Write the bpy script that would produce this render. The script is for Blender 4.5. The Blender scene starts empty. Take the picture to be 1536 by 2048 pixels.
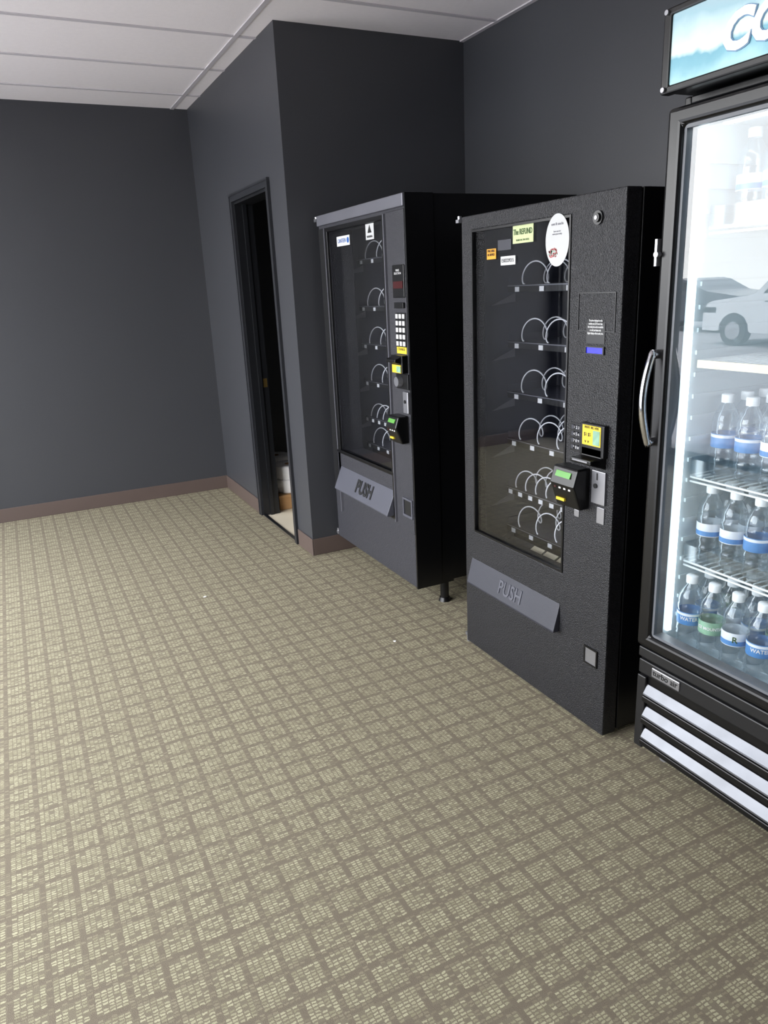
import bpy, bmesh, math, random
from mathutils import Vector, Matrix
random.seed(7)
scene = bpy.context.scene
COL = scene.collection
scene.view_settings.view_transform = 'Standard'
scene.view_settings.look = 'None'
scene.view_settings.exposure = 0.0
try:
    scene.cycles.transparent_max_bounces = 16
    scene.cycles.max_bounces = 6
    scene.cycles.diffuse_bounces = 3
    scene.cycles.glossy_bounces = 3
except Exception: pass

# ------------------------------------------------------------ materials
def lin(c):
    out = []
    for v in c[:3]:
        v = v/255.0
        out.append(v/12.92 if v <= 0.04045 else ((v+0.055)/1.055)**2.4)
    return tuple(out)+(1.0,)

class NT:
    def __init__(s, name):
        s.m = bpy.data.materials.new(name); s.m.use_nodes = True
        s.t = s.m.node_tree; s.t.nodes.clear()
        s.out = s.t.nodes.new('ShaderNodeOutputMaterial')
    def n(s, typ, **kw):
        nd = s.t.nodes.new(typ)
        for k, v in kw.items(): setattr(nd, k, v)
        return nd
    def put(s, sock, v):
        if hasattr(v, 'is_output'): s.t.links.new(v, sock)
        else: sock.default_value = v
    def math(s, op, a, b=None, c=None):
        nd = s.n('ShaderNodeMath', operation=op)
        s.put(nd.inputs[0], a)
        if b is not None: s.put(nd.inputs[1], b)
        if c is not None: s.put(nd.inputs[2], c)
        return nd.outputs[0]
    def coord(s, which='Object'):
        return s.n('ShaderNodeTexCoord').outputs[which]
    def noise(s, scale, detail=3, vec=None):
        nd = s.n('ShaderNodeTexNoise'); nd.inputs['Scale'].default_value = scale
        nd.inputs['Detail'].default_value = detail
        s.t.links.new(vec if vec else s.coord(), nd.inputs['Vector'])
        return nd.outputs['Fac']
    def mix(s, f, a, b):
        nd = s.n('ShaderNodeMix', data_type='RGBA')
        s.put(nd.inputs[0], f); s.put(nd.inputs[6], a); s.put(nd.inputs[7], b)
        return nd.outputs[2]
    def bump(s, h, strength, dist=0.001):
        nd = s.n('ShaderNodeBump'); nd.inputs['Strength'].default_value = strength
        nd.inputs['Distance'].default_value = dist
        s.t.links.new(h, nd.inputs['Height']); return nd.outputs[0]
    def done(s, sh):
        s.t.links.new(sh, s.out.inputs['Surface']); return s.m

def M(name, rgb, rough=0.5, metal=0.0, var=0.12, vscale=6, bump=None, emit=0.0, spec=0.5):
    k = NT(name)
    b = k.n('ShaderNodeBsdfPrincipled')
    c = lin(rgb)
    d = tuple(x*(1-var) for x in c[:3])+(1,); e = tuple(min(1, x*(1+var)) for x in c[:3])+(1,)
    col = k.mix(k.noise(vscale, 2), d, e)
    k.put(b.inputs['Base Color'], col)
    b.inputs['Roughness'].default_value = rough
    b.inputs['Metallic'].default_value = metal
    b.inputs['Specular IOR Level'].default_value = spec
    if bump: k.put(b.inputs['Normal'], k.bump(k.noise(bump[0], 1), bump[1], bump[2]))
    if emit:
        k.put(b.inputs['Emission Color'], col); b.inputs['Emission Strength'].default_value = emit
        if emit < 2:
            k.m.cycles.emission_sampling = 'NONE'
    return k.done(b.outputs[0])

def glassmat(name, tint, ior=1.45, add=0.0, rough=0.0):
    """thin sheet glass: same Fresnel reflection from both sides, no refraction"""
    k = NT(name)
    tr = k.n('ShaderNodeBsdfTransparent')
    k.put(tr.inputs[0], k.mix(k.noise(2), tuple(t*0.98 for t in tint)+(1,), tint+(1,)))
    gl = k.n('ShaderNodeBsdfGlossy'); gl.inputs['Roughness'].default_value = rough
    fr = k.n('ShaderNodeFresnel')
    bf = k.n('ShaderNodeNewGeometry').outputs['Backfacing']
    k.put(fr.inputs[0], k.math('ADD', k.math('MULTIPLY', bf, 1/ior-ior), ior))
    f = k.math('ADD', fr.outputs[0], add)
    mx = k.n('ShaderNodeMixShader'); k.put(mx.inputs[0], f)
    k.t.links.new(tr.outputs[0], mx.inputs[1]); k.t.links.new(gl.outputs[0], mx.inputs[2])
    return k.done(mx.outputs[0])

def carpetmat():
    k = NT('carpet_plaid')
    P = 0.085
    co = k.coord()
    wob = k.n('ShaderNodeTexNoise'); wob.inputs['Scale'].default_value = 150
    k.t.links.new(co, wob.inputs['Vector'])
    vm = k.n('ShaderNodeVectorMath', operation='MULTIPLY_ADD')
    k.t.links.new(wob.outputs['Color'], vm.inputs[0]); vm.inputs[1].default_value = (.008, .007, 0)
    k.t.links.new(co, vm.inputs[2])
    sp = k.n('ShaderNodeSeparateXYZ'); k.t.links.new(vm.outputs[0], sp.inputs[0])
    NX, NY = 6.0, 10.0
    lx = k.math('MULTIPLY', sp.outputs[0], NX/P); ly = k.math('MULTIPLY', sp.outputs[1], NY/P)
    ix = k.math('FLOOR', lx); iy = k.math('FLOOR', ly)
    px = k.math('FRACT', k.math('DIVIDE', k.math('ADD', ix, .5), NX))
    py = k.math('FRACT', k.math('DIVIDE', k.math('ADD', iy, .5), NY))
    sq = k.math('MULTIPLY', k.math('GREATER_THAN', px, 1/NX), k.math('GREATER_THAN', py, 2/NY))
    def band(v, lo, hi):
        f = k.math('FRACT', v)
        return k.math('MULTIPLY', k.math('GREATER_THAN', f, lo), k.math('LESS_THAN', f, hi))
    cv = k.n('ShaderNodeCombineXYZ'); k.put(cv.inputs[0], ix); k.put(cv.inputs[1], iy)
    wn = k.n('ShaderNodeTexWhiteNoise', noise_dimensions='3D')
    k.t.links.new(cv.outputs[0], wn.inputs['Vector'])
    r = wn.outputs['Value']
    rc = k.n('ShaderNodeSeparateColor'); k.t.links.new(wn.outputs['Color'], rc.inputs[0])
    dash = k.math('MULTIPLY', band(lx, .0, .80), band(ly, .0, .58))
    keep = k.math('GREATER_THAN', r, .12)
    m1 = k.math('MULTIPLY', sq, keep)
    m2 = k.math('MULTIPLY', k.math('MULTIPLY', k.math('SUBTRACT', 1.0, sq), k.math('GREATER_THAN', r, .5)), .35)
    mask = k.math('MULTIPLY', k.math('ADD', m1, m2), dash)
    brown = k.mix(k.noise(400, 2), lin((108, 98, 84)), lin((134, 124, 107)))
    light = k.mix(rc.outputs[1], lin((146, 140, 114)), lin((184, 178, 147)))
    base = k.mix(k.math('MULTIPLY', sq, .35), brown, lin((138, 131, 110)))
    col = k.mix(mask, base, light)
    col = k.mix(k.math('MULTIPLY', k.math('SUBTRACT', k.noise(1.3, 3), .35), .3), col, lin((118, 108, 92)))
    b = k.n('ShaderNodeBsdfPrincipled'); k.put(b.inputs['Base Color'], col)
    b.inputs['Roughness'].default_value = .95; b.inputs['Specular IOR Level'].default_value = .1
    k.put(b.inputs['Normal'], k.bump(k.noise(500, 1), .5, .002))
    return k.done(b.outputs[0])

def signmat():
    k = NT('header_artwork')
    sp = k.n('ShaderNodeSeparateXYZ'); k.t.links.new(k.coord('Generated'), sp.inputs[0])
    nz = k.math('MULTIPLY', k.math('SUBTRACT', k.noise(9, 4), .5), .5)
    t = k.math('ADD', sp.outputs[2], nz)
    r = k.n('ShaderNodeValToRGB'); e = r.color_ramp.elements
    e[0].position = 0; e[0].color = lin((165, 204, 210))
    e[1].position = 1; e[1].color = lin((155, 182, 192))
    for p, c in ((.20, (125, 174, 188)), (.32, (118, 168, 184)), (.40, (212, 226, 222)), (.62, (195, 215, 216)), (.85, (152, 184, 194))):
        n = e.new(p); n.color = lin(c)
    k.put(r.inputs[0], t)
    b = k.n('ShaderNodeBsdfPrincipled'); k.put(b.inputs['Base Color'], r.outputs[0])
    k.put(b.inputs['Emission Color'], r.outputs[0]); b.inputs['Emission Strength'].default_value = .3
    k.m.cycles.emission_sampling = 'NONE'
    b.inputs['Roughness'].default_value = .15
    return k.done(b.outputs[0])

def bottlemat():
    k = NT('clear_plastic')
    tr = k.n('ShaderNodeBsdfTransparent'); tr.inputs[0].default_value = (.955, .975, .985, 1)
    gl = k.n('ShaderNodeBsdfGlossy'); gl.inputs['Roughness'].default_value = .12
    gl.inputs[0].default_value = (.90, .95, .98, 1)
    di = k.n('ShaderNodeBsdfTranslucent'); di.inputs[0].default_value = (.85, .92, .96, 1)
    lw = k.n('ShaderNodeLayerWeight'); lw.inputs[0].default_value = .30
    nz = k.noise(50, 1)
    k.put(gl.inputs['Normal'], k.bump(nz, .4, .004)); k.put(lw.inputs['Normal'], k.bump(nz, .5, .004))
    f = k.math('ADD', k.math('MULTIPLY', lw.outputs['Facing'], .50), .05)
    m0 = k.n('ShaderNodeMixShader'); m0.inputs[0].default_value = .10
    k.t.links.new(tr.outputs[0], m0.inputs[1]); k.t.links.new(di.outputs[0], m0.inputs[2])
    mx = k.n('ShaderNodeMixShader'); k.put(mx.inputs[0], f)
    k.t.links.new(m0.outputs[0], mx.inputs[1]); k.t.links.new(gl.outputs[0], mx.inputs[2])
    return k.done(mx.outputs[0])

m_wall = M('charcoal_paint', (57, 58, 62), .42, var=.06, vscale=1.5, bump=(160, .12, .001))
m_ceil = M('ceiling_tile', (250, 243, 243), .9, var=.03, vscale=40, bump=(250, .3, .002))
m_tbar = M('ceiling_tbar', (205, 199, 202), .5, var=.03)
m_base = M('brown_vinyl', (86, 73, 68), .45, var=.08)
m_casing = M('dark_casing_paint', (38, 39, 43), .35, var=.1)
m_door = M('black_trim_paint', (22, 23, 26), .35, var=.1)
m_carpet = carpetmat()
m_tile = M('beige_tile', (222, 210, 186), .5, var=.1)
m_blk = M('black_powdercoat', (18, 18, 20), .42, bump=(700, .25, .001))
m_blks = M('black_smooth', (9, 9, 11), .3)
m_tex = M('textured_charcoal', (44, 44, 50), .5, var=.2, vscale=30, bump=(260, .9, .003))
m_tex2 = M('textured_dark', (22, 22, 26), .46, var=.25, vscale=30, bump=(260, .9, .003))
m_flap = M('grey_flap', (74, 75, 84), .45, bump=(400, .3, .001))
m_flap2 = M('grey_flap_dark', (48, 49, 58), .45, bump=(400, .3, .001))
m_trim = M('grey_trim', (120, 120, 128), .38, metal=.5)
m_gtrim = M('glazing_grey', (100, 103, 108), .4)
m_chrome = M('chrome', (215, 215, 220), .12, metal=1, var=.03)
m_slat = M('glossy_slat', (88, 89, 92), .18, metal=.75, var=.3, vscale=9)
m_wire = M('coil_wire', (242, 242, 245), .3, metal=.1, var=.05)
m_silver = M('brushed_silver', (165, 165, 170), .32, metal=.8)
m_liner = M('dark_liner', (62, 64, 77), .4)
m_tag = M('white_tag', (210, 210, 210), .5, var=.03)
m_white = M('white_print', (215, 215, 215), .5, var=.02)
m_black = M('black_print', (10, 10, 12), .5)
m_yel = M('yellow_sticker', (220, 190, 50), .5, var=.04)
m_grn = M('green_sticker', (190, 200, 150), .5, var=.04)
m_gdk = M('dark_green_print', (50, 80, 30), .5)
m_oval = M('pale_oval_sticker', (190, 191, 191), .5, var=.04)
m_pink = M('pink_berries', (180, 95, 95), .5, var=.3, vscale=60)
m_blue = M('blue_print', (40, 90, 160), .5)
m_lcd = M('blue_display', (40, 40, 200), .3, emit=.6)
m_lcdg = M('green_display', (90, 150, 70), .3, emit=.2)
m_red = M('red_display', (60, 14, 17), .3, emit=.1)
m_orange = M('orange_print', (225, 155, 35), .4)
m_vglass = glassmat('tinted_glass', (.92, .93, .95), 1.5, .02)
m_cglass = glassmat('cooler_glass', (.95, .97, .98), 1.5, .045)
m_wglass = glassmat('window_glass', (.98, .99, .99), 1.2)
m_int = M('white_cooler_liner', (218, 229, 233), .4, var=.02)
m_led = M('led_tube', (235, 248, 255), .4, emit=4.5, var=.01)
m_shelf = M('white_wire_shelf', (225, 232, 234), .35, var=.02)
m_strip = M('cream_price_strip', (215, 206, 178), .5)
m_fence = glassmat('clear_fence', (.92, .95, .97), 1.3, .10, .15)
m_bottle = bottlemat()
m_cap = M('bottle_cap', (235, 240, 243), .4, var=.02)
m_sign = signmat()
m_signtext = M('sign_white', (245, 245, 245), .4, emit=.4, var=.01)
m_signblue = M('sign_blue', (105, 140, 172), .4, emit=.1)
m_card = M('cardboard', (176, 135, 90), .8)
m_paper = M('tissue_paper', (250, 248, 246), .9, var=.02, bump=(120, .2, .001))
m_brass = M('brass', (170, 140, 80), .3, metal=.9)
m_asph = M('asphalt', (135, 135, 138), .9, var=.25, vscale=3)
m_carw = M('white_car_paint', (205, 207, 210), .2, var=.02)
m_carg = M('grey_car_paint', (60, 64, 72), .2, var=.02)
m_tire = M('rubber', (16, 16, 16), .8)
m_cgl = M('car_window', (14, 17, 20), .05)
m_alum = M('dark_aluminium', (40, 40, 42), .4, metal=.5)
m_lbl_blue = M('blue_label', (75, 130, 188), .4)
m_lbl_green = M('green_label', (130, 170, 145), .4, vscale=40, var=.5)
m_lbl_white = M('white_label', (215, 222, 230), .4)
m_snow = M('snow', (235, 238, 242), .8, var=.04)

# ------------------------------------------------------------ mesh builder
class MB:
    def __init__(s): s.v = []; s.f = []; s.mi = []; s.sm = []
    def add(s, vs, fs, mi=0, smooth=False):
        o = len(s.v); s.v += [tuple(v) for v in vs]
        for f in fs: s.f.append([i+o for i in f]); s.mi.append(mi); s.sm.append(smooth)
        return s
    def box(s, x0, x1, y0, y1, z0, z1, mi=0):
        vs = [(x, y, z) for x in (x0, x1) for y in (y0, y1) for z in (z0, z1)]
        fs = [(0, 1, 3, 2), (4, 6, 7, 5), (0, 4, 5, 1), (2, 3, 7, 6), (0, 2, 6, 4), (1, 5, 7, 3)]
        return s.add(vs, fs, mi)
    def prism(s, poly, ext, mi=0):
        n = len(poly); e = Vector(ext)
        vs = [Vector(p) for p in poly]; vs += [p+e for p in vs]
        fs = [list(range(n)), list(range(2*n-1, n-1, -1))]
        fs += [(i, (i+1) % n, (i+1) % n+n, i+n) for i in range(n)]
        return s.add(vs, fs, mi)
    def cyl(s, p0, p1, r0, r1=None, n=20, mi=0):
        if r1 is None: r1 = r0
        p0 = Vector(p0); p1 = Vector(p1); d = (p1-p0).normalized()
        a = d.orthogonal().normalized(); b = d.cross(a)
        vs = []
        for p, r in ((p0, r0), (p1, r1)):
            vs += [p+r*(math.cos(2*math.pi*i/n)*a+math.sin(2*math.pi*i/n)*b) for i in range(n)]
        s.add(vs, [(i, (i+1) % n, (i+1) % n+n, i+n) for i in range(n)], mi, True)
        s.add(vs, [list(range(n)), list(range(2*n-1, n-1, -1))], mi, False)
        return s
    def tube(s, pts, r, n=8, mi=0):
        pts = [Vector(p) for p in pts]; vs = []; prev = None
        for i, p in enumerate(pts):
            t = (pts[min(i+1, len(pts)-1)]-pts[max(i-1, 0)]).normalized()
            a = t.orthogonal().normalized() if prev is None else (prev-t*prev.dot(t)).normalized()
            prev = a; b = t.cross(a)
            vs += [p+r*(math.cos(2*math.pi*j/n)*a+math.sin(2*math.pi*j/n)*b) for j in range(n)]
        fs = [(i*n+j, i*n+(j+1) % n, (i+1)*n+(j+1) % n, (i+1)*n+j) for i in range(len(pts)-1) for j in range(n)]
        fs += [list(range(n)), list(range(len(vs)-1, len(vs)-n-1, -1))]
        return s.add(vs, fs, mi, True)
    def lathe(s, prof, c=(0, 0, 0), n=24, mi=0):
        vs = []
        for r, z in prof:
            vs += [(c[0]+r*math.cos(2*math.pi*i/n), c[1]+r*math.sin(2*math.pi*i/n), c[2]+z) for i in range(n)]
        fs = [(k*n+i, k*n+(i+1) % n, (k+1)*n+(i+1) % n, (k+1)*n+i) for k in range(len(prof)-1) for i in range(n)]
        return s.add(vs, fs, mi, True)
    def plate(s, x0, x1, ys, zs, holes, mi=0):
        """slab between x0,x1 gridded in y,z; holes = set of (iy,iz) cells left open"""
        ny = len(ys)-1; nz = len(zs)-1
        idx = lambda k, i, j: k*(ny+1)*(nz+1)+i*(nz+1)+j
        vs = [(x, y, z) for x in (x0, x1) for y in ys for z in zs]
        sol = lambda i, j: 0 <= i < ny and 0 <= j < nz and (i, j) not in holes
        fs = []
        for i in range(ny):
            for j in range(nz):
                if not sol(i, j): continue
                for k in (0, 1): fs.append((idx(k, i, j), idx(k, i+1, j), idx(k, i+1, j+1), idx(k, i, j+1)))
                for (di, dj, a, b) in ((-1, 0, (i, j), (i, j+1)), (1, 0, (i+1, j), (i+1, j+1)), (0, -1, (i, j), (i+1, j)), (0, 1, (i, j+1), (i+1, j+1))):
                    if not sol(i+di, j+dj): fs.append((idx(0, *a), idx(0, *b), idx(1, *b), idx(1, *a)))
        return s.add(vs, fs, mi)
    def mesh(s, name, mats):
        me = bpy.data.meshes.new(name); me.from_pydata(s.v, [], s.f)
        for m in (mats if isinstance(mats, (list, tuple)) else [mats]): me.materials.append(m)
        me.polygons.foreach_set('material_index', s.mi); me.polygons.foreach_set('use_smooth', s.sm)
        bm = bmesh.new(); bm.from_mesh(me)
        loose = [v for v in bm.verts if not v.link_faces]
        if loose: bmesh.ops.delete(bm, geom=loose, context='VERTS')
        bmesh.ops.recalc_face_normals(bm, faces=bm.faces); bm.to_mesh(me); bm.free()
        me.update(); return me
    def obj(s, name, mats, parent=None, label=None, bevel=0, origin='center', seg=2):
        me = s.mesh(name, mats)
        xs = [v.co for v in me.vertices]
        lo = Vector([min(c[i] for c in xs) for i in range(3)]); hi = Vector([max(c[i] for c in xs) for i in range(3)])
        c = (lo+hi)/2
        if origin == 'base': c.z = lo.z
        if origin == 'zero': c = Vector((0, 0, 0))
        me.transform(Matrix.Translation(-c))
        o = bpy.data.objects.new(name, me); COL.objects.link(o)
        o.location = c
        if parent: o.parent = parent; o.location = c-wloc(parent)
        if label: o['label'] = label
        if bevel:
            bv = o.modifiers.new('bevel', 'BEVEL'); bv.width = bevel; bv.segments = seg
            bv.limit_method = 'ANGLE'; bv.angle_limit = math.radians(40)
        return o

def wloc(o):
    p = Vector(o.location)
    while o.parent: o = o.parent; p += o.location
    return p
def top(o, label, cat, group=None):
    o['label'] = label; o['category'] = cat
    if group: o['group'] = group
    return o
def struct(o): o['kind'] = 'structure'; return o
def root(name, loc, label, cat, group=None):
    e = bpy.data.objects.new(name, None); e.empty_display_size = .1; e.location = loc
    COL.objects.link(e); return top(e, label, cat, group)
def text(s, size, mat, parent, X, Y, Z, name='lettering', depth=.0006, shear=0, offset=0, tilt=0, bend=None, sx=1, align='CENTER', spacing=1.0):
    cu = bpy.data.curves.new('txt', 'FONT'); cu.body = s; cu.size = size; cu.extrude = depth
    cu.align_x = align; cu.align_y = 'CENTER'; cu.shear = shear; cu.offset = offset; cu.space_line = spacing
    cu.resolution_u = 3
    t = bpy.data.objects.new('txt', cu); COL.objects.link(t)
    dg = bpy.context.evaluated_depsgraph_get()
    me = bpy.data.meshes.new_from_object(t.evaluated_get(dg))
    bpy.data.objects.remove(t); 
    for v in me.vertices:
        x, y, z = v.co; x *= sx
        if bend:
            r, th0 = bend; th = th0+x/r
            v.co = ((r+z)*math.cos(th), (r+z)*math.sin(th), y)
        else:
            v.co = (-z+tilt*y, -x, y)
    me.materials.clear(); me.materials.append(mat); me.name = name
    for p in me.polygons: p.material_index = 0
    o = bpy.data.objects.new(name, me); COL.objects.link(o)
    o.parent = parent; o.location = Vector((X, Y, Z))-wloc(parent)
    return o

# ------------------------------------------------------------ room
XL, XR, XC = -1.55, 2.58, 1.457
YF, YR, YB = -2.5, 4.03, 6.0
H = 2.85
T = .12
fl = MB().box(XL, XC, YF, YB, -.1, 0).box(XC, XR, YF, YR, -.1, 0).obj('floor', m_carpet, origin='zero'); struct(fl)
fc = MB().box(XC, XR, YR, YB, -.1, 0).obj('floor_closet', m_tile); struct(fc)
# ceiling + grid
c = MB().box(XL, XR, YF, YB, H, H+.1, 0)
x = .87*1.55
xs = []
while x > XL: xs.append(x); x -= 1.22
xs.append(.87*1.55+1.22)
for x in xs: c.box(x-.013, x+.013, YF, YB, H-.006, H, 1)
y = 2.786*1.55; ysg = []
while y > YF: ysg.append(y); y -= .637
y = 2.786*1.55+.637
while y < YB: ysg.append(y); y += .637
for y in ysg: c.box(XL, XR, y-.013, y+.013, H-.005, H, 1)
struct(c.obj('ceiling', [m_ceil, m_tbar]))
struct(MB().box(XL-T, XR+T, YB, YB+T, 0, H).obj('wall_back', m_wall))
struct(MB().box(XR, XR+T, YF, YB, 0, H).obj('wall_right', m_wall))
# partition with door opening
OY0, OY1, OZ = 4.325, 5.04, 2.12
w = MB().box(XC, XC+T, YR, OY0, 0, H).box(XC, XC+T, OY1, YB, 0, H).box(XC, XC+T, OY0, OY1, OZ, H)
struct(w.obj('wall_partition', m_wall))
struct(MB().box(XC+T, XR, YR, YR+T, 0, H).obj('wall_return', m_wall))
struct(MB().box(XL-T, XR+T, YF-T, YF, 0, H).obj('wall_front', m_wall))
# left storefront wall
WY0, WY1 = .4, YB-.1
wl = MB().box(XL-T, XL, YF, YB, 2.74, H).box(XL-T, XL, YF, YB, 0, .08).box(XL-T, XL, YF, WY0, .08, 2.74).box(XL-T, XL, WY1, YB, .08, 2.74)
struct(wl.obj('wall_left', m_wall))
b0, b1 = WY0, WY1
fr = MB().box(XL-.09, XL-.03, b0, b1, .08, .14).box(XL-.09, XL-.03, b0, b1, 2.69, 2.74)
n = 4
for i in range(n+1):
    u = b0+(b1-b0)*i/n
    fr.box(XL-.09, XL-.03, max(b0, u-.025), min(b1, u+.025), .14, 2.69)
fr = struct(fr.obj('window_1', m_alum))
for i in range(n):
    u0 = b0+(b1-b0)*i/n; u1 = b0+(b1-b0)*(i+1)/n
    MB().add([(XL-.06, u0, .14), (XL-.06, u1, .14), (XL-.06, u1, 2.69), (XL-.06, u0, 2.69)], [(0, 1, 2, 3)]).obj('window_pane', m_wglass, parent=fr)
l = bpy.data.lights.new('window_portal', 'AREA'); l.shape = 'RECTANGLE'; l.size = 2.66; l.size_y = b1-b0
l.cycles.is_portal = True
o = bpy.data.objects.new('window_portal', l); o.location = (XL-.1, (b0+b1)/2, 1.41); o.rotation_euler = (0, math.radians(-90), 0); COL.objects.link(o)

# baseboards
bh = .105
struct(MB().box(XL, XC, YB-.008, YB, 0, bh).obj('baseboard_back', m_base, bevel=.003))
b = MB().box(XC-.008, XC, YR-.008, 4.275, 0, bh).box(XC-.008, XC, 5.09, YB-.008, 0, bh)
struct(b.obj('baseboard_partition', m_base, bevel=.003))
struct(MB().box(XC, XR, YR-.008, YR, 0, bh).obj('baseboard_return', m_base, bevel=.003))
struct(MB().box(XR-.008, XR, YF, YR-.008, 0, bh).obj('baseboard_right', m_base, bevel=.003))
# door casing
d = MB()
d.plate(XC-.014, XC, [OY0-.042, OY0+.004, OY1-.004, OY1+.042], [0, OZ-.004, OZ+.042], {(1, 0)})
d.plate(XC-.018, XC-.014, [OY0-.042, OY0-.030, OY1+.030, OY1+.042], [0, OZ+.030, OZ+.042], {(1, 0)})
d.box(XC+.001, XC+T, OY0, OY0+.02, 0, OZ-.02, 1).box(XC+.001, XC+T, OY1-.02, OY1, 0, OZ-.02, 1).box(XC+.001, XC+T, OY0, OY1, OZ-.02, OZ, 1)
d.box(XC+.05, XC+.075, OY0+.02, OY0+.032, 0, OZ-.02, 1).box(XC+.05, XC+.075, OY1-.032, OY1-.02, 0, OZ-.02, 1)
dr = struct(d.obj('door_1', [m_casing, m_door]))
MB().box(XC+.085, XC+.112, OY1-.022, OY1-.0195, .92, .98).obj('strike_plate', m_brass, parent=dr, label='small brass strike plate')
MB().box(XC, XC+.02, OY0+.02, OY1-.02, 0, .006).obj('threshold', m_door, parent=dr)

# closet contents
box = MB().box(1.60, 2.06, 5.08, 5.47, 0, .11).box(1.595, 2.065, 5.07, 5.08, .09, .112)
top(box.obj('cardboard_box', m_card, bevel=.004), 'low brown cardboard box on the closet floor', 'box')
def tp(x, y, z, lab):
    m = MB(); n = 32
    m.lathe([(.035, 0), (.12, 0), (.125, .006), (.125, .094), (.12, .1), (.035, .1), (.035, 0)], (x, y, z), n)
    o = m.obj('toilet_paper_roll', m_paper, bevel=0)
    top(o, lab, 'toilet paper', 'jumbo toilet paper rolls in the closet')
    MB().lathe([(.031, .001), (.0345, .001), (.0345, .099), (.031, .099), (.031, .001)], (x, y, z), 20).obj('cardboard_core', m_card, parent=o)
tp(1.735, 5.215, .112, 'white jumbo toilet paper roll lying on a cardboard box')
tp(1.745, 5.22, .212, 'white jumbo toilet paper roll stacked on another roll')
tp(1.76, 5.63, 0, 'white jumbo toilet paper roll on the closet floor behind a box')
tp(1.76, 5.63, .1, 'white jumbo toilet paper roll stacked on a floor roll')
tp(1.765, 5.63, .2, 'white jumbo toilet paper roll stacked on a floor roll')

# ------------------------------------------------------------ coils
def coilmesh(r, length=.42, turns=4, wire=.0031):
    n = int(turns*24)
    pts = []
    for i in range(n+1):
        a = 2*math.pi*i/24
        pts.append((length*i/n, r*math.cos(a-math.pi/2), r*math.sin(a-math.pi/2)))
    return MB().tube(pts, wire, 6).mesh('spiral_coil', m_wire)
COILS = {}
def coil(parent, x, y, z, r, turns=4):
    key = (r, turns)
    if key not in COILS: COILS[key] = coilmesh(r, turns=turns)
    o = bpy.data.objects.new('spiral_coil', COILS[key]); COL.objects.link(o)
    o.parent = parent; o.location = Vector((x, y, z+r+.004))-wloc(parent)
TAG = MB().box(-.001, .001, -.013, .013, -.009, .009).mesh('price_tag', m_tag)
def tray(parent, x, y0, y1, z, n, r, turns=4):
    """tray with front lip, end brackets, coils and tags"""
    t = MB().box(x, x+.44, y0, y1, z-.006, z, 0).box(x-.003, x, y0, y1, z-.024, z+.004, 1)
    t.box(x, x+.44, y0, y0+.002, z, z+.03, 0).box(x, x+.44, y1-.002, y1, z, z+.03, 0)
    t.box(x-.005, x-.003, y0, y1, z-.002, z+.001, 2)
    # pale triangular bracket reaching forward from the tray end
    t.prism([(x+.03, y1-.004, z-.028), (x+.03, y1-.004, z-.062), (x-.085, y1-.004, z-.072)], (0, .002, 0), 2)
    o = t.obj('shelf', [m_liner, m_blks, m_trim], parent=parent)
    for i in range(n):
        yy = y1-.01-(i+.5)*(y1-y0-.02)/n
        coil(parent, x+.012, yy, z, r, turns)
        g = bpy.data.objects.new('price_tag', TAG); COL.objects.link(g); g.parent = parent
        g.location = Vector((x-.007, yy+r*.5, z-.014))-wloc(parent)

def keypad(parent, X, Y, Z, w, h, nx, ny, mat_key=m_silver, mat_bg=m_blks):
    MB().box(X-.004, X+.001, Y-w/2, Y+w/2, Z-h/2, Z+h/2).obj('keypad', mat_bg, parent=parent, bevel=.001)
    k = MB(); cw = w/nx; ch = h/ny
    for i in range(nx):
        for j in range(ny):
            yy = Y-w/2+(i+.5)*cw; zz = Z-h/2+(j+.5)*ch
            k.box(X-.007, X-.004, yy-cw*.33, yy+cw*.33, zz-ch*.33, zz+ch*.33)
    k.obj('keypad_buttons', mat_key, parent=parent, bevel=.0008)

def cardreader(parent, X, Y, Z, w=.1, h=.135):
    m = MB(); d = .07
    m.prism([(X, Y-w/2, Z-h/2), (X-d*.55, Y-w/2, Z-h/2), (X-d, Y-w/2, Z+h*.1), (X-d*.75, Y-w/2, Z+h/2), (X, Y-w/2, Z+h/2)], (0, w, 0))
    o = m.obj('card_reader', m_blks, parent=parent, bevel=.006, label='black card reader box with a small green screen')
    sc = MB().prism([(X-d-.0005+.006, Y+w*.30, Z+h*.27), (X-d-.0005+.006, Y-w*.30, Z+h*.27), (X-d*.80-.0005, Y-w*.30, Z+h*.40), (X-d*.80-.0005, Y+w*.30, Z+h*.40)], (-.003, 0, 0))
    sc.obj('reader_screen', m_lcdg, parent=o)
    for i in range(4):
        yy = Y+w*.3-i*w*.2
        MB().box(X-d*.93-.001, X-d*.85, yy-.005, yy+.005, Z-.003, Z+.003).obj('reader_button', m_tag if i else m_red, parent=o)
    MB().box(X-d*.80, X-d*.5, Y-w*.0, Y+w*.34, Z-h*.34, Z-h*.27).obj('reader_sticker', m_yel, parent=o)
    return o

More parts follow.
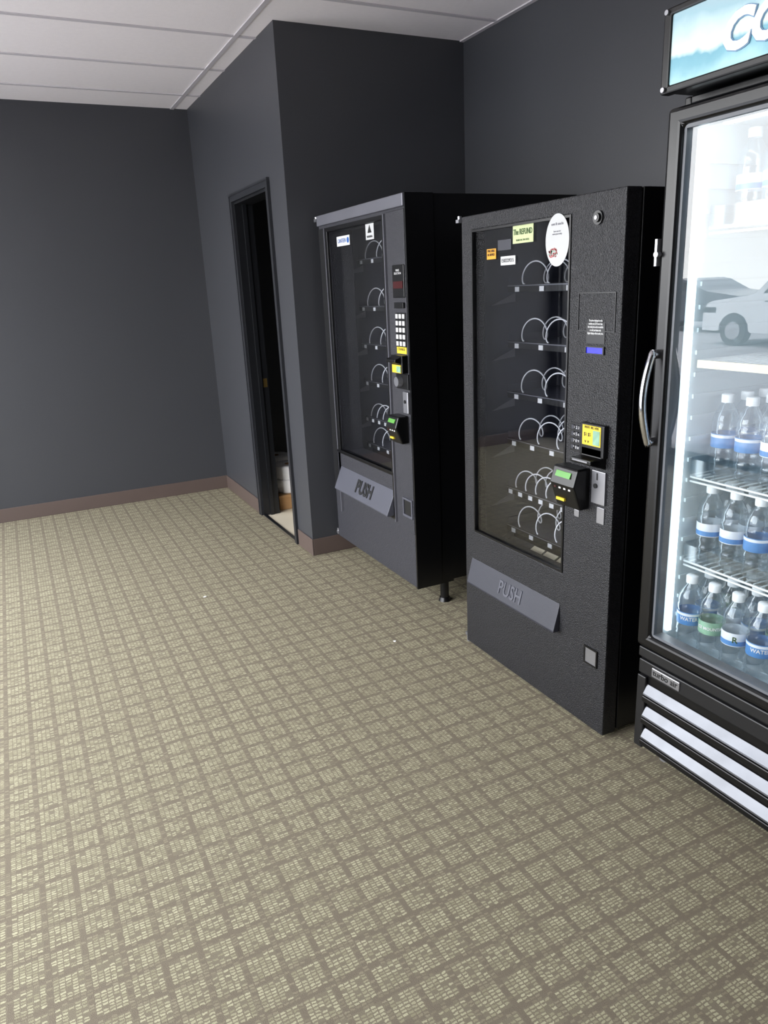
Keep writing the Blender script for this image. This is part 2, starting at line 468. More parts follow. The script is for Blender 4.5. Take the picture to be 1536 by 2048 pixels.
# ------------------------------------------------------------ vending machine (near)
V = root('vending_machine', (2.0, 2.139, 0), 'matte black snack vending machine with empty spirals beside drink cooler', 'vending machine')
XF = 1.6275; y0, y1, zt = 1.705, 2.573, 1.79
XBk = 2.42
cab = MB()
cx0 = XF+.065
cab.box(cx0, XBk, y0, y0+.02, .02, zt).box(cx0, XBk, y1-.02, y1, .02, zt).box(cx0, XBk, y0+.02, y1-.02, zt-.02, zt)
cab.box(cx0, XBk, y0+.02, y1-.02, .02, .30).box(XBk-.02, XBk, y0+.02, y1-.02, .30, zt-.02)
cab.box(cx0, XBk-.02, y0+.16, y0+.18, .30, zt-.02)
cab.obj('cabinet', m_blks, parent=V, bevel=.003)
MB().box(cx0+.002, XBk-.03, y0+.182, y1-.022, .302, .306).box(XBk-.03, XBk-.022, y0+.182, y1-.022, .306, zt-.022).box(cx0, XBk-.03, y1-.024, y1-.0205, .306, zt-.022).obj('interior_liner', m_liner, parent=V)
MB().plate(XF, XF+.06, [y0, 1.9375, 2.503, y1], [.012, .547, 1.738, zt], {(1, 1)}).obj('door', m_tex2, parent=V, bevel=.004, label='textured black steel front door')
MB().plate(XF-.002, XF+.006, [1.9375, 1.945, 2.496, 2.503], [.547, .555, 1.730, 1.738], {(1, 1)}).obj('window_gasket', m_blks, parent=V)
MB().box(XF+.007, XF+.012, 1.9375, 2.503, .547, 1.738).obj('glass_pane', m_vglass, parent=V)
for z, n, r in ((1.531, 4, .042), (1.315, 4, .042), (1.113, 4, .042), (.918, 5, .040), (.707, 9, .031), (.538, 5, .040)):
    tray(V, XF+.19, 1.90, 2.53, z, n, r)
MB().prism([(XF+.07, 1.98, .43), (XF+.18, 1.98, .50), (XF+.18, 1.98, .43)], (0, .50, 0)).obj('delivery_tray', m_flap2, parent=V)
for yy in (2.03, 2.11, 2.19):
    MB().prism([(XF+.085, yy, .505), (XF+.125, yy, .525), (XF+.125, yy, .530), (XF+.085, yy, .510)], (0, .068, 0)).obj('price_label', m_strip, parent=V)
f = MB().prism([(XF, 1.946, .425), (XF-.028, 1.946, .322), (XF-.028, 1.946, .314), (XF, 1.946, .314)], (0, .578, 0)).obj('delivery_flap', m_flap2, parent=V, bevel=.003, label='slanted dark grey PUSH flap')
text('PUSH', .075, m_flap, f, XF-.016, 2.23, .369, tilt=.27, depth=.002, offset=.0012, sx=.85)
# lock
MB().cyl((XF-.006, 1.815, 1.717), (XF+.001, 1.815, 1.717), .02).cyl((XF-.012, 1.815, 1.717), (XF-.006, 1.815, 1.717), .013).obj('lock', m_blks, parent=V, bevel=.001)
MB().cyl((XF-.0135, 1.815, 1.717), (XF-.0118, 1.815, 1.717), .006).obj('lock_cylinder', m_silver, parent=V)
MB().plate(XF-.0025, XF+.001, [1.728, 1.731, 1.890, 1.893], [1.388, 1.391, 1.502, 1.505], {(1, 1)}).obj('panel_seam', m_blks, parent=V)
lb = MB().box(XF-.002, XF+.001, 1.769, 1.851, 1.352, 1.414).obj('price_notice', m_blks, parent=V)
text('The prices displayed on this\nmachine are $.10 lower than\nthe retail price and are available\non cash purchases only.\nDigital display reflects cash price.', .0086, m_white, lb, XF-.0025, 1.81, 1.402, sx=.62, spacing=1.12, depth=.0003, offset=.0002)
bz = MB().plate(XF-.005, XF+.001, [1.768, 1.774, 1.848, 1.854], [1.319, 1.322, 1.340, 1.344], {(1, 1)}).obj('display_bezel', m_blks, parent=V)
MB().box(XF-.002, XF+.001, 1.774, 1.848, 1.322, 1.340).obj('display_screen', m_lcd, parent=bz, label='blue digital price display')
kp = MB().box(XF-.002, XF+.001, 1.845, 1.912, 1.0, 1.095).obj('keypad', m_blks, parent=V, bevel=.001)
for i in range(3):
    for j in range(4): MB().box(XF-.006, XF-.002, 1.852+i*.020, 1.864+i*.020, 1.007+j*.022, 1.021+j*.022).obj('keypad_button', m_flap2, parent=kp, bevel=.001)
ks = ['* 0 #', '7 8 9', '4 5 6', '1 2 3']
for j, s_ in enumerate(ks): text(s_, .013, m_white, kp, XF-.0065, 1.878, 1.014+j*.022, depth=.0003, sx=1.05)
# bill acceptor
ba = MB().box(XF-.02, XF+.001, 1.735, 1.845, 1.0, 1.105).prism([(XF-.02, 1.742, 1.0), (XF-.065, 1.742, 1.0), (XF-.065, 1.742, .985), (XF, 1.742, .962), (XF, 1.742, 1.03), (XF-.02, 1.742, 1.03)], (0, .096, 0)).obj('bill_acceptor', m_blks, parent=V, bevel=.004, label='black bill acceptor with yellow sticker')
MB().box(XF-.0215, XF-.02, 1.748, 1.832, 1.036, 1.1).obj('bill_sticker', m_yel, parent=ba)
MB().box(XF-.0225, XF-.0215, 1.752, 1.782, 1.040, 1.086).obj('bill_drawing', m_lbl_green, parent=ba)
text('INSERT BILL HERE', .011, m_black, ba, XF-.022, 1.789, 1.0935, depth=.0003, sx=.75)
text('$1 $5', .016, m_black, ba, XF-.022, 1.808, 1.07, depth=.0003, sx=.85)
text('v v', .018, m_black, ba, XF-.022, 1.81, 1.048, depth=.0003)
MB().box(XF-.067, XF-.06, 1.755, 1.825, .991, .996).obj('bill_slot', m_silver, parent=ba)
cardreader(V, XF, 1.872, .885, .12, .14)
cm = MB().box(XF-.008, XF+.001, 1.735, 1.797, .845, .955).obj('coin_mechanism', m_silver, parent=V, bevel=.002, label='brushed silver coin slot plate')
MB().cyl((XF-.012, 1.776, .905), (XF-.008, 1.776, .905), .008).obj('coin_return_button', m_black, parent=cm)
MB().box(XF-.0095, XF-.008, 1.768, 1.773, .925, .948).obj('coin_slot', m_black, parent=cm)
MB().box(XF-.004, XF+.001, 1.738, 1.772, .78, .835).obj('key_switch_plate', m_silver, parent=V, bevel=.001)
MB().box(XF-.003, XF+.001, 1.858, 1.882, .776, .8).obj('access_plate', m_silver, parent=V, bevel=.001)
cc = MB().plate(XF-.005, XF+.001, [1.742, 1.748, 1.802, 1.808], [.258, .264, .318, .324], {(1, 1)}).obj('coin_cup', m_blks, parent=V)
MB().box(XF-.003, XF+.001, 1.748, 1.802, .264, .318).obj('coin_cup_flap', m_silver, parent=cc)
# stickers
XS = XF+.0055
s1 = MB().box(XS, XS+.001, 2.135, 2.25, 1.672, 1.748).obj('refund_sticker', m_grn, parent=V, label='pale green refund information sticker')
text('The REFUND', .026, m_gdk, s1, XS-.001, 2.193, 1.708, depth=.0003, offset=.0004, sx=.72)
text('FOR REFUND CALL', .009, m_gdk, s1, XS-.001, 2.193, 1.734, depth=.0003)
text('PLEASE CALL THE OFFICE', .008, m_gdk, s1, XS-.001, 2.193, 1.682, depth=.0003, sx=.8)
ov = MB(); n = 40
XO = XF-.0035
pts = [(XO, 2.0+.058*math.cos(2*math.pi*i/n), 1.667+.080*math.sin(2*math.pi*i/n)) for i in range(n)]
ov.prism(pts, (.001, 0, 0)); ov = ov.obj('oval_sticker', m_oval, parent=V, label='pale oval promotional sticker')
text('cans & snacks', .012, m_trim, ov, XO-.001, 2.0, 1.716, depth=.0003, sx=.9)
text('how can we\nserve you today', .008, m_trim, ov, XO-.001, 2.0, 1.69, depth=.0003, sx=.9)
bb = MB()
for i in range(60):
    a = random.uniform(0, 6.28); rr = .019*math.sqrt(random.random())
    yy = 2.020+rr*math.cos(a)*1.2; zz = 1.630+rr*math.sin(a)*.8
    bb.cyl((XO-.0012, yy, zz), (XO, yy, zz), .0024, n=8, mi=i % 5 == 0)
bb.obj('berry_print', [m_pink, m_lbl_green], parent=ov)
s2 = MB().box(XS, XS+.001, 2.352, 2.41, 1.628, 1.664).obj('yellow_sticker', m_orange, parent=V)
text('MACHINE\nALARMED', .013, m_black, s2, XS-.001, 2.381, 1.65, depth=.0003, sx=.8)
s3 = MB().box(XS, XS+.001, 2.235, 2.322, 1.604, 1.634).obj('serial_sticker', m_tag, parent=V)
text('E502229215', .018, m_black, s3, XS-.001, 2.279, 1.619, depth=.0003, sx=.82)
s4 = MB().box(XS, XS+.001, 2.26, 2.34, 1.655, 1.69).obj('faded_sticker', m_flap2, parent=V)
MB().box(XF-.012, XF+.05, y1, y1+.02, zt-.02, zt-.008).cyl((XF, y1+.012, zt-.02), (XF, y1+.012, zt+.004), .008).obj('hinge', m_silver, parent=V)
MB().box(XF+.005, XF+.05, y1, y1+.02, .03, .045).cyl((XF+.02, y1+.01, 0), (XF+.02, y1+.01, .03), .012).obj('hinge', m_silver, parent=V)
for yy in (y0+.08, y1-.08):
    for xx in (cx0+.06, XBk-.08): MB().cyl((xx, yy, 0), (xx, yy, .022), .025).obj('foot', m_blks, parent=V)

# ------------------------------------------------------------ vending machine (far)
XF = 1.604; y0, y1, zb, zt = 2.976, 3.968, .13, 1.93
W = root('vending_machine', (2.06, 3.47, 0), 'black and grey snack vending machine on legs beside painted wall corner', 'vending machine')
XD = XF+.135; XBk = 2.53
cab = MB()
cab.box(XD+.004, XBk, y0+.002, y0+.022, zb, zt-.005).box(XD+.004, XBk, y1-.028, y1-.008, zb, zt-.005).box(XD+.004, XBk, y0+.022, y1-.028, zt-.025, zt-.005)
cab.box(XD+.004, XBk, y0+.022, y1-.028, zb, .42).box(XBk-.02, XBk, y0+.022, y1-.028, .42, zt-.025)
cab.obj('cabinet', m_blks, parent=W)
MB().box(XD, XBk-.025, y0+.20, y0+.21, .425, zt-.03).box(XD, XBk-.03, y1-.034, y1-.0285, .425, zt-.03).box(XBk-.03, XBk-.0205, y0+.21, y1-.034, .425, zt-.03).obj('interior_liner', m_liner, parent=W)
MB().plate(XF, XF+.135, [y0, 3.178, 3.83, y1], [zb-.01, .667, 1.845, zt], {(1, 1)}).obj('door', m_tex, parent=W, bevel=.006, label='textured charcoal steel front door')
MB().box(XF-.003, XF+.1355, y0-.003, y0+.008, zb-.01, zt-.002).obj('door_side_skin', m_blks, parent=W)
MB().box(XF-.012, XF+.001, y0+.004, y1-.004, 1.875, zt-.003).obj('top_trim', m_trim, parent=W, bevel=.004, label='light grey trim bar across the top')
MB().plate(XF-.012, XF+.002, [3.172, 3.19, 3.83, 3.86], [.655, .675, 1.838, 1.858], {(1, 1)}).obj('window_frame', m_blks, parent=W, bevel=.002)
for ya_, yb_, za_ in ((3.862, 3.868, .30), (3.163, 3.170, .42)): MB().box(XF-.014, XF, ya_, yb_, za_, 1.86).obj('edge_moulding', m_trim, parent=W)
MB().box(XF-.008, XF, 3.875, 3.955, .42, 1.86).obj('side_panel', m_blk, parent=W, bevel=.004)
MB().box(XF+.002, XF+.007, 3.178, 3.83, .667, 1.845).obj('glass_pane', m_vglass, parent=W)
for z, n, r in ((1.697, 5, .045), (1.451, 5, .045), (1.248, 5, .042), (1.042, 5, .042), (.834, 9, .032), (.68, 6, .040)):
    tray(W, XF+.2, 3.195, 3.92, z, n, r)
MB().plate(XF-.014, XF+.001, [3.165, 3.182, 3.862, 3.875], [.43, .445, .66, .675], {(1, 1)}).obj('delivery_bezel', m_blks, parent=W, bevel=.002)
f = MB().prism([(XF, 3.185, .575), (XF-.05, 3.185, .455), (XF-.05, 3.185, .447), (XF, 3.185, .447)], (0, .675, 0)).obj('delivery_flap', m_flap, parent=W, bevel=.003, label='slanted grey PUSH flap')
text('PUSH', .09, m_black, f, XF-.028, 3.50, .513, tilt=.416, depth=.0012, offset=.003, sx=.95)
# control panel
MB().box(XF-.006, XF+.001, 2.985, 3.158, .40, 1.865).obj('control_panel', m_tex, parent=W, bevel=.003)
X = XF-.006
o = MB().box(X-.006, X+.001, 2.99, 3.10, 1.50, 1.64).obj('display', m_blks, parent=W, bevel=.003)
MB().box(X-.008, X-.006, 3.0, 3.09, 1.54, 1.57).obj('display_screen', m_red, parent=o)
text('MAKE\nSELECTION', .013, m_white, o, X-.0075, 3.045, 1.61, depth=.0003)
MB().box(X-.01, X+.001, 2.998, 3.085, 1.455, 1.48).obj('selection_slot', m_blks, parent=W, bevel=.002)
keypad(W, X, 3.04, 1.36, .095, .15, 3, 5, m_tag)
s_ = MB().box(X-.002, X+.001, 2.995, 3.088, 1.255, 1.3).obj('yellow_sticker', m_yel, parent=W)
text('EXACT\nCHANGE', .017, m_black, s_, X-.0025, 3.042, 1.283, depth=.0003)
o = MB().box(X-.03, X+.001, 2.99, 3.10, 1.17, 1.25).prism([(X-.03, 3.0, 1.245), (X-.06, 3.0, 1.235), (X-.06, 3.0, 1.222), (X-.03, 3.0, 1.212)], (0, .09, 0)).obj('bill_acceptor', m_blks, parent=W, bevel=.003)
MB().box(X-.0325, X-.03, 3.0, 3.085, 1.172, 1.208).obj('bill_sticker', m_yel, parent=o)
MB().box(X-.034, X-.0325, 3.0, 3.04, 1.175, 1.202).obj('bill_drawing', m_lbl_green, parent=o)
o = MB().box(X-.006, X+.001, 2.985, 3.10, 1.095, 1.165).obj('coin_return', m_blks, parent=W, bevel=.002)
MB().cyl((X-.03, 3.055, 1.13), (X-.006, 3.055, 1.13), .022, .024).obj('coin_return_knob', m_silver, parent=o, label='round silver coin return knob')
o = MB().box(X-.01, X+.001, 2.986, 3.035, .985, 1.085).obj('coin_mechanism', m_silver, parent=W, bevel=.004)
MB().cyl((X-.014, 3.012, 1.04), (X-.01, 3.012, 1.04), .008).obj('coin_return_button', m_black, parent=o)
cardreader(W, X, 3.055, .91, .105, .13)
o = MB().plate(X-.006, X+.001, [2.99, 3.0, 3.075, 3.085], [.475, .487, .56, .57], {(1, 1)}).obj('coin_cup', m_flap, parent=W)
MB().box(X-.002, X+.001, 3.0, 3.075, .487, .56).obj('coin_cup_opening', m_black, parent=o)
XS = XF+.0005
o = MB().box(XS, XS+.001, 3.57, 3.73, 1.758, 1.805).obj('service_sticker', m_tag, parent=W, label='white service sticker with blue lettering')
text('CANTEEN', .028, m_blue, o, XS-.001, 3.665, 1.782, depth=.0003, sx=.8)
MB().cyl((XS-.001, 3.59, 1.782), (XS, 3.59, 1.782), .014).obj('service_emblem', m_blue, parent=o)
o = MB().box(XS, XS+.001, 3.292, 3.38, 1.765, 1.835).obj('warning_sticker', m_oval, parent=W)
MB().prism([(XS-.001, 3.315, 1.795), (XS-.001, 3.357, 1.795), (XS-.001, 3.336, 1.830)], (.001, 0, 0)).obj('warning_triangle', m_black, parent=o)
text('WARNING', .014, m_black, o, XS-.001, 3.336, 1.778, depth=.0003, sx=.9)
MB().box(XF-.012, XF+.05, y1, y1+.03, zt-.03, zt-.015).cyl((XF, y1+.02, zt-.03), (XF, y1+.02, zt-.005), .01).obj('hinge', m_silver, parent=W)
MB().box(XF, XF+.05, y1, y1+.03, zb, zb+.015).cyl((XF+.01, y1+.02, zb-.005), (XF+.01, y1+.02, zb+.03), .01).obj('hinge', m_silver, parent=W)
for yy in (3.03, 3.88):
    for xx in (1.785, 2.45):
        MB().box(xx-.035, xx+.035, yy-.035, yy+.035, .11, zb+.001).cyl((xx, yy, .02), (xx, yy, .12), .022).cyl((xx, yy, 0), (xx, yy, .02), .032, .026).obj('leg', m_blks, parent=W)

# power cord on the floor between the machines
pts = []
for i in range(90):
    a = i*.16
    pts.append((2.0+.10*math.cos(a)+.002*i*.3, 2.83+.055*math.sin(a)-.0, .006+.0012*i*.5))
top(MB().tube(pts, .0045, 6).obj('power_cord', m_blks), 'black power cord coiled on the carpet between two vending machines', 'cable')

# ------------------------------------------------------------ drink cooler
K = root('drink_cooler', (2.05, 1.22, 0), 'black glass-door drink cooler with lit white interior full of water bottles', 'refrigerator')
y0, y1 = .873, 1.573; XF = 1.626; XB = 2.45
zd0, zd1 = .43, 1.955
XC0 = XF+.06
sh = MB()
sh.box(XC0, XB, y0, y0+.02, .06, 1.985).box(XC0, XB, y1-.02, y1, .06, 1.985).box(XC0, XB, y0+.02, y1-.02, 1.965, 1.985)
sh.box(XB-.02, XB, y0+.02, y1-.02, .06, 1.965).box(XC0, XB-.02, y0+.02, y1-.02, .06, .40)
sh.obj('cabinet', m_blks, parent=K, bevel=.004)
ln = MB()
ln.box(XC0-.001, XB-.02, y0+.0205, y0+.05, .40, 1.965).box(XC0-.001, XB-.02, y1-.05, y1-.0205, .40, 1.965)
ln.box(XC0-.001, XB-.02, y0+.05, y1-.05, 1.92, 1.964).box(XC0-.001, XB-.02, y0+.05, y1-.05, .401, .44).box(XB-.05, XB-.021, y0+.05, y1-.05, .44, 1.92)
for i in range(22):
    z = .52+i*.062
    for yy, s_ in ((y1-.05, -1), (y0+.05, 1)):
        ln.box(XC0+.05, XB-.12, min(yy, yy+s_*.006), max(yy, yy+s_*.006), z, z+.012)
ln.obj('interior_liner', m_int, parent=K, label='white ribbed interior liner')
MB().plate(XF, XF+.055, [y0, y0+.055, y1-.050, y1], [zd0, zd0+.042, zd1-.045, zd1], {(1, 1)}).obj('door_frame', m_blks, parent=K, bevel=.012, seg=3)
MB().plate(XF+.012, XF+.05, [y0+.055, y0+.064, y1-.058, y1-.050], [zd0+.042, zd0+.050, zd1-.054, zd1-.045], {(1, 1)}).obj('glazing_trim', m_gtrim, parent=K)
MB().add([(XF+.018, y0+.055, zd0+.042), (XF+.018, y1-.050, zd0+.042), (XF+.018, y1-.050, zd1-.045), (XF+.018, y0+.055, zd1-.045)], [(0, 1, 2, 3)]).obj('glass_door', m_cglass, parent=K)
hp = []
for i in range(21):
    t = i/20; z = 1.075+.27*t
    hp.append((XF-.018-.030*math.sin(math.pi*t), y1-.018, z))
h = MB().tube(hp, .011, 10).cyl((XF+.002, y1-.018, 1.085), (XF-.02, y1-.018, 1.085), .013).cyl((XF+.002, y1-.018, 1.335), (XF-.02, y1-.018, 1.335), .013)
h.obj('handle', m_chrome, parent=K, label='curved chrome door handle')
MB().box(XF-.008, XF+.02, y1, y1+.008, 1.57, 1.64).cyl((XF-.014, y1-.002, 1.60), (XF, y1-.002, 1.60), .008).obj('door_lock', m_silver, parent=K)
# header
XH = 1.597
hd = MB().plate(XH, XH+.03, [y0, y0+.03, y1-.024, y1], [1.984, 2.002, 2.158, 2.175], {(1, 1)}).box(XH+.03, XB-.1, y0, y1, 1.99, 2.17)
hd.obj('header_box', m_blks, parent=K, bevel=.004)
sg = MB().box(XH+.006, XH+.012, y0+.03, y1-.024, 2.002, 2.158).obj('header_sign', m_sign, parent=K, label='illuminated blue and white water artwork sign')
text('COLD', .108, m_signblue, sg, XH+.004, 1.248, 2.067, shear=.22, offset=.0065, depth=.001, sx=1.0)
text('COLD', .108, m_signtext, sg, XH+.001, 1.248, 2.067, shear=.22, offset=.0042, depth=.001, sx=1.0)
for zz in (1.994, 2.165):
    MB().cyl((XH-.006, y1-.012, zz), (XH+.001, y1-.012, zz), .006).obj('screw', m_silver, parent=K)
# grille
XG = 1.652
MB().box(XG, XC0, y0, y1, .06, .425).obj('lower_panel', m_blks, parent=K, bevel=.006)
MB().box(XG-.012, XG, y0, y1, .385, .42).box(XG-.008, XG, y0, y1, .325, .375).box(XG-.012, XG, y1-.035, y1, .06, .32).box(XG-.012, XG, y0, y0+.035, .06, .32).obj('grille_frame', m_blk, parent=K, bevel=.004)
for zc in (.272, .192, .112):
    MB().prism([(XG-.002, y0+.035, zc+.024), (XG-.020, y0+.035, zc-.004), (XG-.022, y0+.035, zc-.010), (XG-.002, y0+.035, zc-.010)], (0, .63, 0)).obj('louver', m_slat, parent=K, bevel=.002, label='shiny slanted louver')
    MB().box(XG-.024, XG, y0+.035, y1-.035, zc-.032, zc-.012).obj('grille_bar', m_blks, parent=K, bevel=.003)
np_ = MB().box(XG-.013, XG-.007, 1.405, 1.515, .335, .367).obj('nameplate', m_silver, parent=K, bevel=.004)
text('turbo air', .027, m_black, np_, XG-.0135, 1.46, .352, depth=.0004, offset=.0003)
for yy in (y0+.08, y1-.06):
    for xx in (1.73, XB-.08): MB().cyl((xx, yy, 0), (xx, yy, .06), .02, .014).obj('foot', m_silver, parent=K)
MB().box(XC0+.008, XC0+.024, y1-.060, y1-.0505, .48, 1.88).obj('led_tube', m_led, parent=K, label='bright white vertical LED tube')
MB().box(XC0+.008, XC0+.024, y0+.0505, y0+.060, .48, 1.88).obj('led_tube', m_led, parent=K, label='bright white vertical LED tube')
MB().box(XC0+.03, XC0+.05, y0+.1, y1-.1, 1.905, 1.9195).obj('led_tube', m_led, parent=K, label='bright white top LED tube')
# shelves
SX0, SX1 = XC0+.06, XB-.08
ya, yb = y0+.058, y1-.058
SH = (1.665, 1.31, .975, .71)
for z in SH:
    s_ = MB()
    n = 24
    for i in range(n+1):
        yy = ya+(yb-ya)*i/n
        s_.tube([(SX0, yy, z), (SX1, yy, z)], .0022, 5)
    for xx in (SX0, SX0+.25, SX0+.5, SX1): s_.tube([(xx, ya, z-.005), (xx, yb, z-.005)], .0035, 6)
    s_.tube([(SX0, ya, z-.018), (SX0, yb, z-.018)], .0035, 6)
    s_ = s_.obj('shelf', m_shelf, parent=K, label='white wire shelf')
    if z == 1.31:
        MB().box(SX0-.008, SX0-.004, ya, yb, z-.020, z+.002).obj('price_strip', m_strip, parent=s_)
    else:
        fe = MB().box(SX0-.004, SX0-.001, ya, yb, z, z+.05)
        for i in range(8):
            yy = ya+(yb-ya)*i/7; fe.box(SX0, SX1-.05, yy-.0008, yy+.0008, z+.003, z+.055)
        fe.obj('clear_divider', m_fence, parent=s_)

# ------------------------------------------------------------ bottles
SC = 1.18
prof = [(.001, .004), (.018, .001), (.027, 0), (.0315, .006), (.032, .018), (.0295, .024), (.032, .030), (.032, .040), (.0295, .046), (.032, .052), (.0315, .058),
        (.0305, .066), (.0305, .104), (.0315, .109), (.032, .120), (.030, .126), (.031, .134), (.028, .148), (.021, .163), (.014, .174), (.0125, .180), (.0125, .186)]
sc = lambda p: [(a*SC, b*SC) for a, b in p]
me_body = MB().lathe(sc(prof), n=24).mesh('bottle_body', m_bottle)
me_cap = MB().lathe(sc([(.0145, .178), (.0145, .181), (.0148, .182), (.0148, .196), (.0135, .198), (.0001, .198)]), n=20).mesh('bottle_cap', m_cap)
lab = {}
for nm, mt in (('b', m_lbl_blue), ('g', m_lbl_green), ('w', m_lbl_white)):
    mb = MB().lathe(sc([(.0312, .069), (.0316, .070), (.0316, .102), (.0312, .103)]), n=28)
    if nm == 'w': mb.lathe(sc([(.0318, .071), (.0318, .083)]), n=28, mi=1)
    if nm == 'b': mb.lathe(sc([(.0318, .094), (.0318, .101)]), n=28, mi=1)
    lab[nm] = mb.mesh('bottle_label', [mt, m_lbl_blue if nm == 'w' else m_lbl_white])
LT = {'b': 'clear water bottle with blue label and white cap', 'g': 'clear water bottle with pale green label and white cap', 'w': 'clear water bottle with white and blue label'}
def bottle(x, y, z, kind, grp, txt=None):
    r = root('water_bottle', (x, y, z), LT[kind], 'bottle', grp)
    for nm, me in (('bottle_body', me_body), ('bottle_cap', me_cap), ('bottle_label', lab[kind])):
        o = bpy.data.objects.new(nm, me); o.parent = r; COL.objects.link(o)
    if txt:
        text(txt[0], txt[1], txt[2], r, x, y, z+.086*SC, bend=(.0320*SC, math.pi+.65), depth=.0003, offset=.0003)
def fill(z, grp, rows, cols, x0, kinds, skip=(), texts={}):
    cw = (yb-ya-.01)/7
    for rr in range(rows):
        for cc_ in range(cols):
            if (rr, cc_) in skip: continue
            yy = yb-.005-(cc_+.5)*cw
            bottle(x0+rr*.080+random.uniform(-.002, .002), yy+random.uniform(-.001, .001), z, kinds[(rr*3+cc_) % len(kinds)], grp, texts.get((rr, cc_)))
fill(1.6685, 'water bottles on the top shelf', 3, 4, SX0+.09, 'wwb')
fill(.9785, 'water bottles on the middle shelf', 5, 5, SX0+.075, 'bbw')
fill(.7135, 'water bottles on the lower shelf', 5, 5, SX0+.045, 'wwb')
fill(.4405, 'water bottles on the cooler floor', 5, 6, XC0+.050, 'bgwbw', texts={(0, 0): ('WATER', .016, m_white), (0, 1): ('ICE MOUNTAIN', .0125, m_white), (0, 2): ('R', .026, m_gdk), (0, 3): ('WATER', .016, m_white)})

# ------------------------------------------------------------ outdoors
g = MB().box(-45, XL-T-.01, -30, 45, -.22, -.12).obj('parking_lot', m_asph)
top(g, 'grey asphalt parking lot outside the windows', 'parking lot')
def car(x, y, L, mat, lab, tall=1.0, flip=False):
    r = root('car', (x, y+L/2, -.12), lab, 'car')
    zz = -.12
    def tr(p): return (L-p[0]*L/4.72 if flip else p[0]*L/4.72)+y
    P = [(0, .34), (0, .70), (.10, .95), (.25, 1.0), (1.2, 1.12), (1.35, 1.15), (2.0, 1.60*tall), (2.3, 1.66*tall), (3.9, 1.66*tall), (4.1, 1.6*tall), (4.6, 1.15), (4.72, 1.0), (4.72, .4), (4.5, .32)]
    P += [(4.25, .32)]+[(3.85-.40*math.cos(math.pi-a), .34+.40*math.sin(a)) for a in [math.pi*(1-i/8) for i in range(8, -1, -1)]]
    P += [(3.4, .30), (1.3, .30)]+[(.85-.40*math.cos(math.pi-a), .34+.40*math.sin(a)) for a in [math.pi*(1-i/8) for i in range(8, -1, -1)]]+[(.4, .32)]
    MB().prism([(x-.9, tr(p), p[1]+zz) for p in P], (1.8, 0, 0)).obj('car_body', mat, parent=r)
    for xx in (x-.905, x+.895):
        for Wn in ([(1.55, 1.16), (2.08, 1.54*tall), (2.85, 1.56*tall), (2.85, 1.16)], [(2.95, 1.16), (2.95, 1.56*tall), (3.8, 1.57*tall), (4.2, 1.18)]):
            MB().prism([(xx, tr(p), p[1]+zz) for p in Wn], (.01, 0, 0)).obj('car_window', m_cgl, parent=r)
    for yy in (.85, 3.85):
        for xx in (x-.91, x+.69):
            MB().cyl((xx, tr((yy, 0)), .34+zz), (xx+.22, tr((yy, 0)), .34+zz), .34, n=28).cyl((xx-.01, tr((yy, 0)), .34+zz), (xx+.23, tr((yy, 0)), .34+zz), .2, n=20, mi=1).obj('wheel', [m_tire, m_silver], parent=r)
    xf = x+.905
    for za, zb_, ya_, yb_ in ((.74, .86, .02, .35), (.98, 1.0, 1.6, 2.9)):
        MB().prism([(xf, tr((ya_, 0)), za+zz), (xf, tr((yb_, 0)), za+zz), (xf, tr((yb_, 0)), zb_+zz), (xf, tr((ya_, 0)), zb_+zz)], (.004, 0, 0)).obj('car_trim', m_tire, parent=r)
car(-12.6, 8.2, 4.8, m_carw, 'white sport utility vehicle parked outside the window', 1.12, True)
car(-15.5, 14.2, 4.6, m_carg, 'dark grey car parked further across the lot', .9)
sn = MB(); 
vs = []; n = 30
for i in range(n+1):
    for j in range(7):
        a = math.pi*j/6
        vs.append((-24+1.5*math.cos(a), -5+i*1.1, -.12+(.55+.35*math.sin(i*1.7)+.2*math.sin(i*.6))*math.sin(a)))
sn.add(vs, [(i*7+j, i*7+j+1, (i+1)*7+j+1, (i+1)*7+j) for i in range(n) for j in range(6)], 0, True)
top(sn.obj('snow_bank', m_snow), 'long ploughed white snow bank across the parking lot', 'snow')

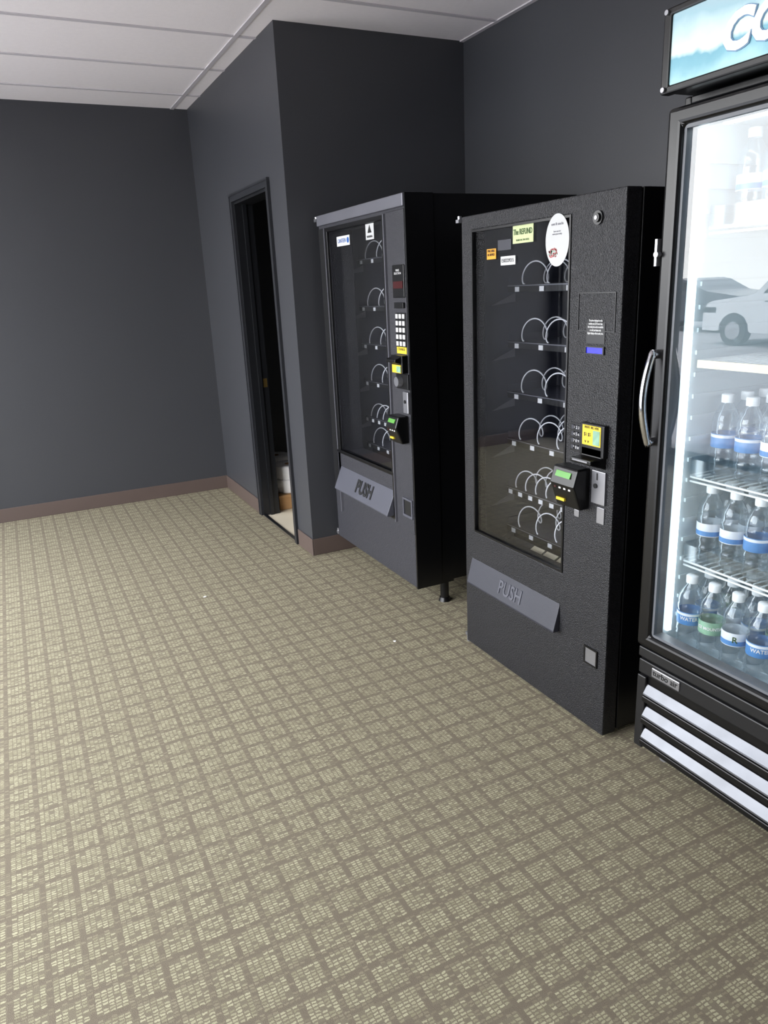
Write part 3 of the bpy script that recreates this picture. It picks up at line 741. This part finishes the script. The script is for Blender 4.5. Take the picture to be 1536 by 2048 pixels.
# scraps on carpet
for i, (sx_, sy_) in enumerate(((.72, 3.75), (1.35, 2.75))):
    pts = [(sx_+.008*math.cos(a)*random.uniform(.6, 1.3), sy_+.006*math.sin(a)*random.uniform(.6, 1.3), .001) for a in [k*1.05 for k in range(6)]]
    top(MB().prism(pts, (0, 0, .003)).obj('paper_scrap', m_paper), 'tiny white paper scrap on the carpet', 'litter', 'scraps on the carpet')

# ------------------------------------------------------------ sun + world
sun = bpy.data.lights.new('sun', 'SUN'); sun.energy = 17; sun.angle = .02; sun.color = (1, .97, .94)
so = bpy.data.objects.new('sun', sun); COL.objects.link(so)
so.rotation_euler = Vector((.45, .35, 1)).to_track_quat('Z', 'Y').to_euler()
wd = bpy.data.worlds.new('overcast_sky'); scene.world = wd; wd.use_nodes = True
nt = wd.node_tree; nt.nodes.clear()
out = nt.nodes.new('ShaderNodeOutputWorld'); bg = nt.nodes.new('ShaderNodeBackground')
tc = nt.nodes.new('ShaderNodeTexCoord'); sp = nt.nodes.new('ShaderNodeSeparateXYZ'); rp = nt.nodes.new('ShaderNodeValToRGB')
nt.links.new(tc.outputs['Generated'], sp.inputs[0]); nt.links.new(sp.outputs[2], rp.inputs[0])
rp.color_ramp.elements[0].color = (1, .99, .98, 1); rp.color_ramp.elements[1].color = (.84, .89, 1, 1); rp.color_ramp.elements[1].position = .7
nt.links.new(rp.outputs[0], bg.inputs[0]); bg.inputs[1].default_value = 10.3
nt.links.new(bg.outputs[0], out.inputs[0])

# ------------------------------------------------------------ camera
cam = bpy.data.cameras.new('camera'); co = bpy.data.objects.new('camera', cam); COL.objects.link(co)
cam.sensor_fit = 'VERTICAL'; cam.sensor_height = 36; cam.lens = 26.05
Xa = Vector((.8935, -.4466, -.0455)); Za = Vector((-.4159, -.8617, .2905)).normalized()
Xa = (Xa-Za*Xa.dot(Za)).normalized(); Ya = Za.cross(Xa)
mt = Matrix((Xa, Ya, Za)).transposed().to_4x4(); mt.translation = Vector((0, 0, 1.55))
co.matrix_world = mt
cam.clip_start = .05; cam.clip_end = 200
scene.camera = co
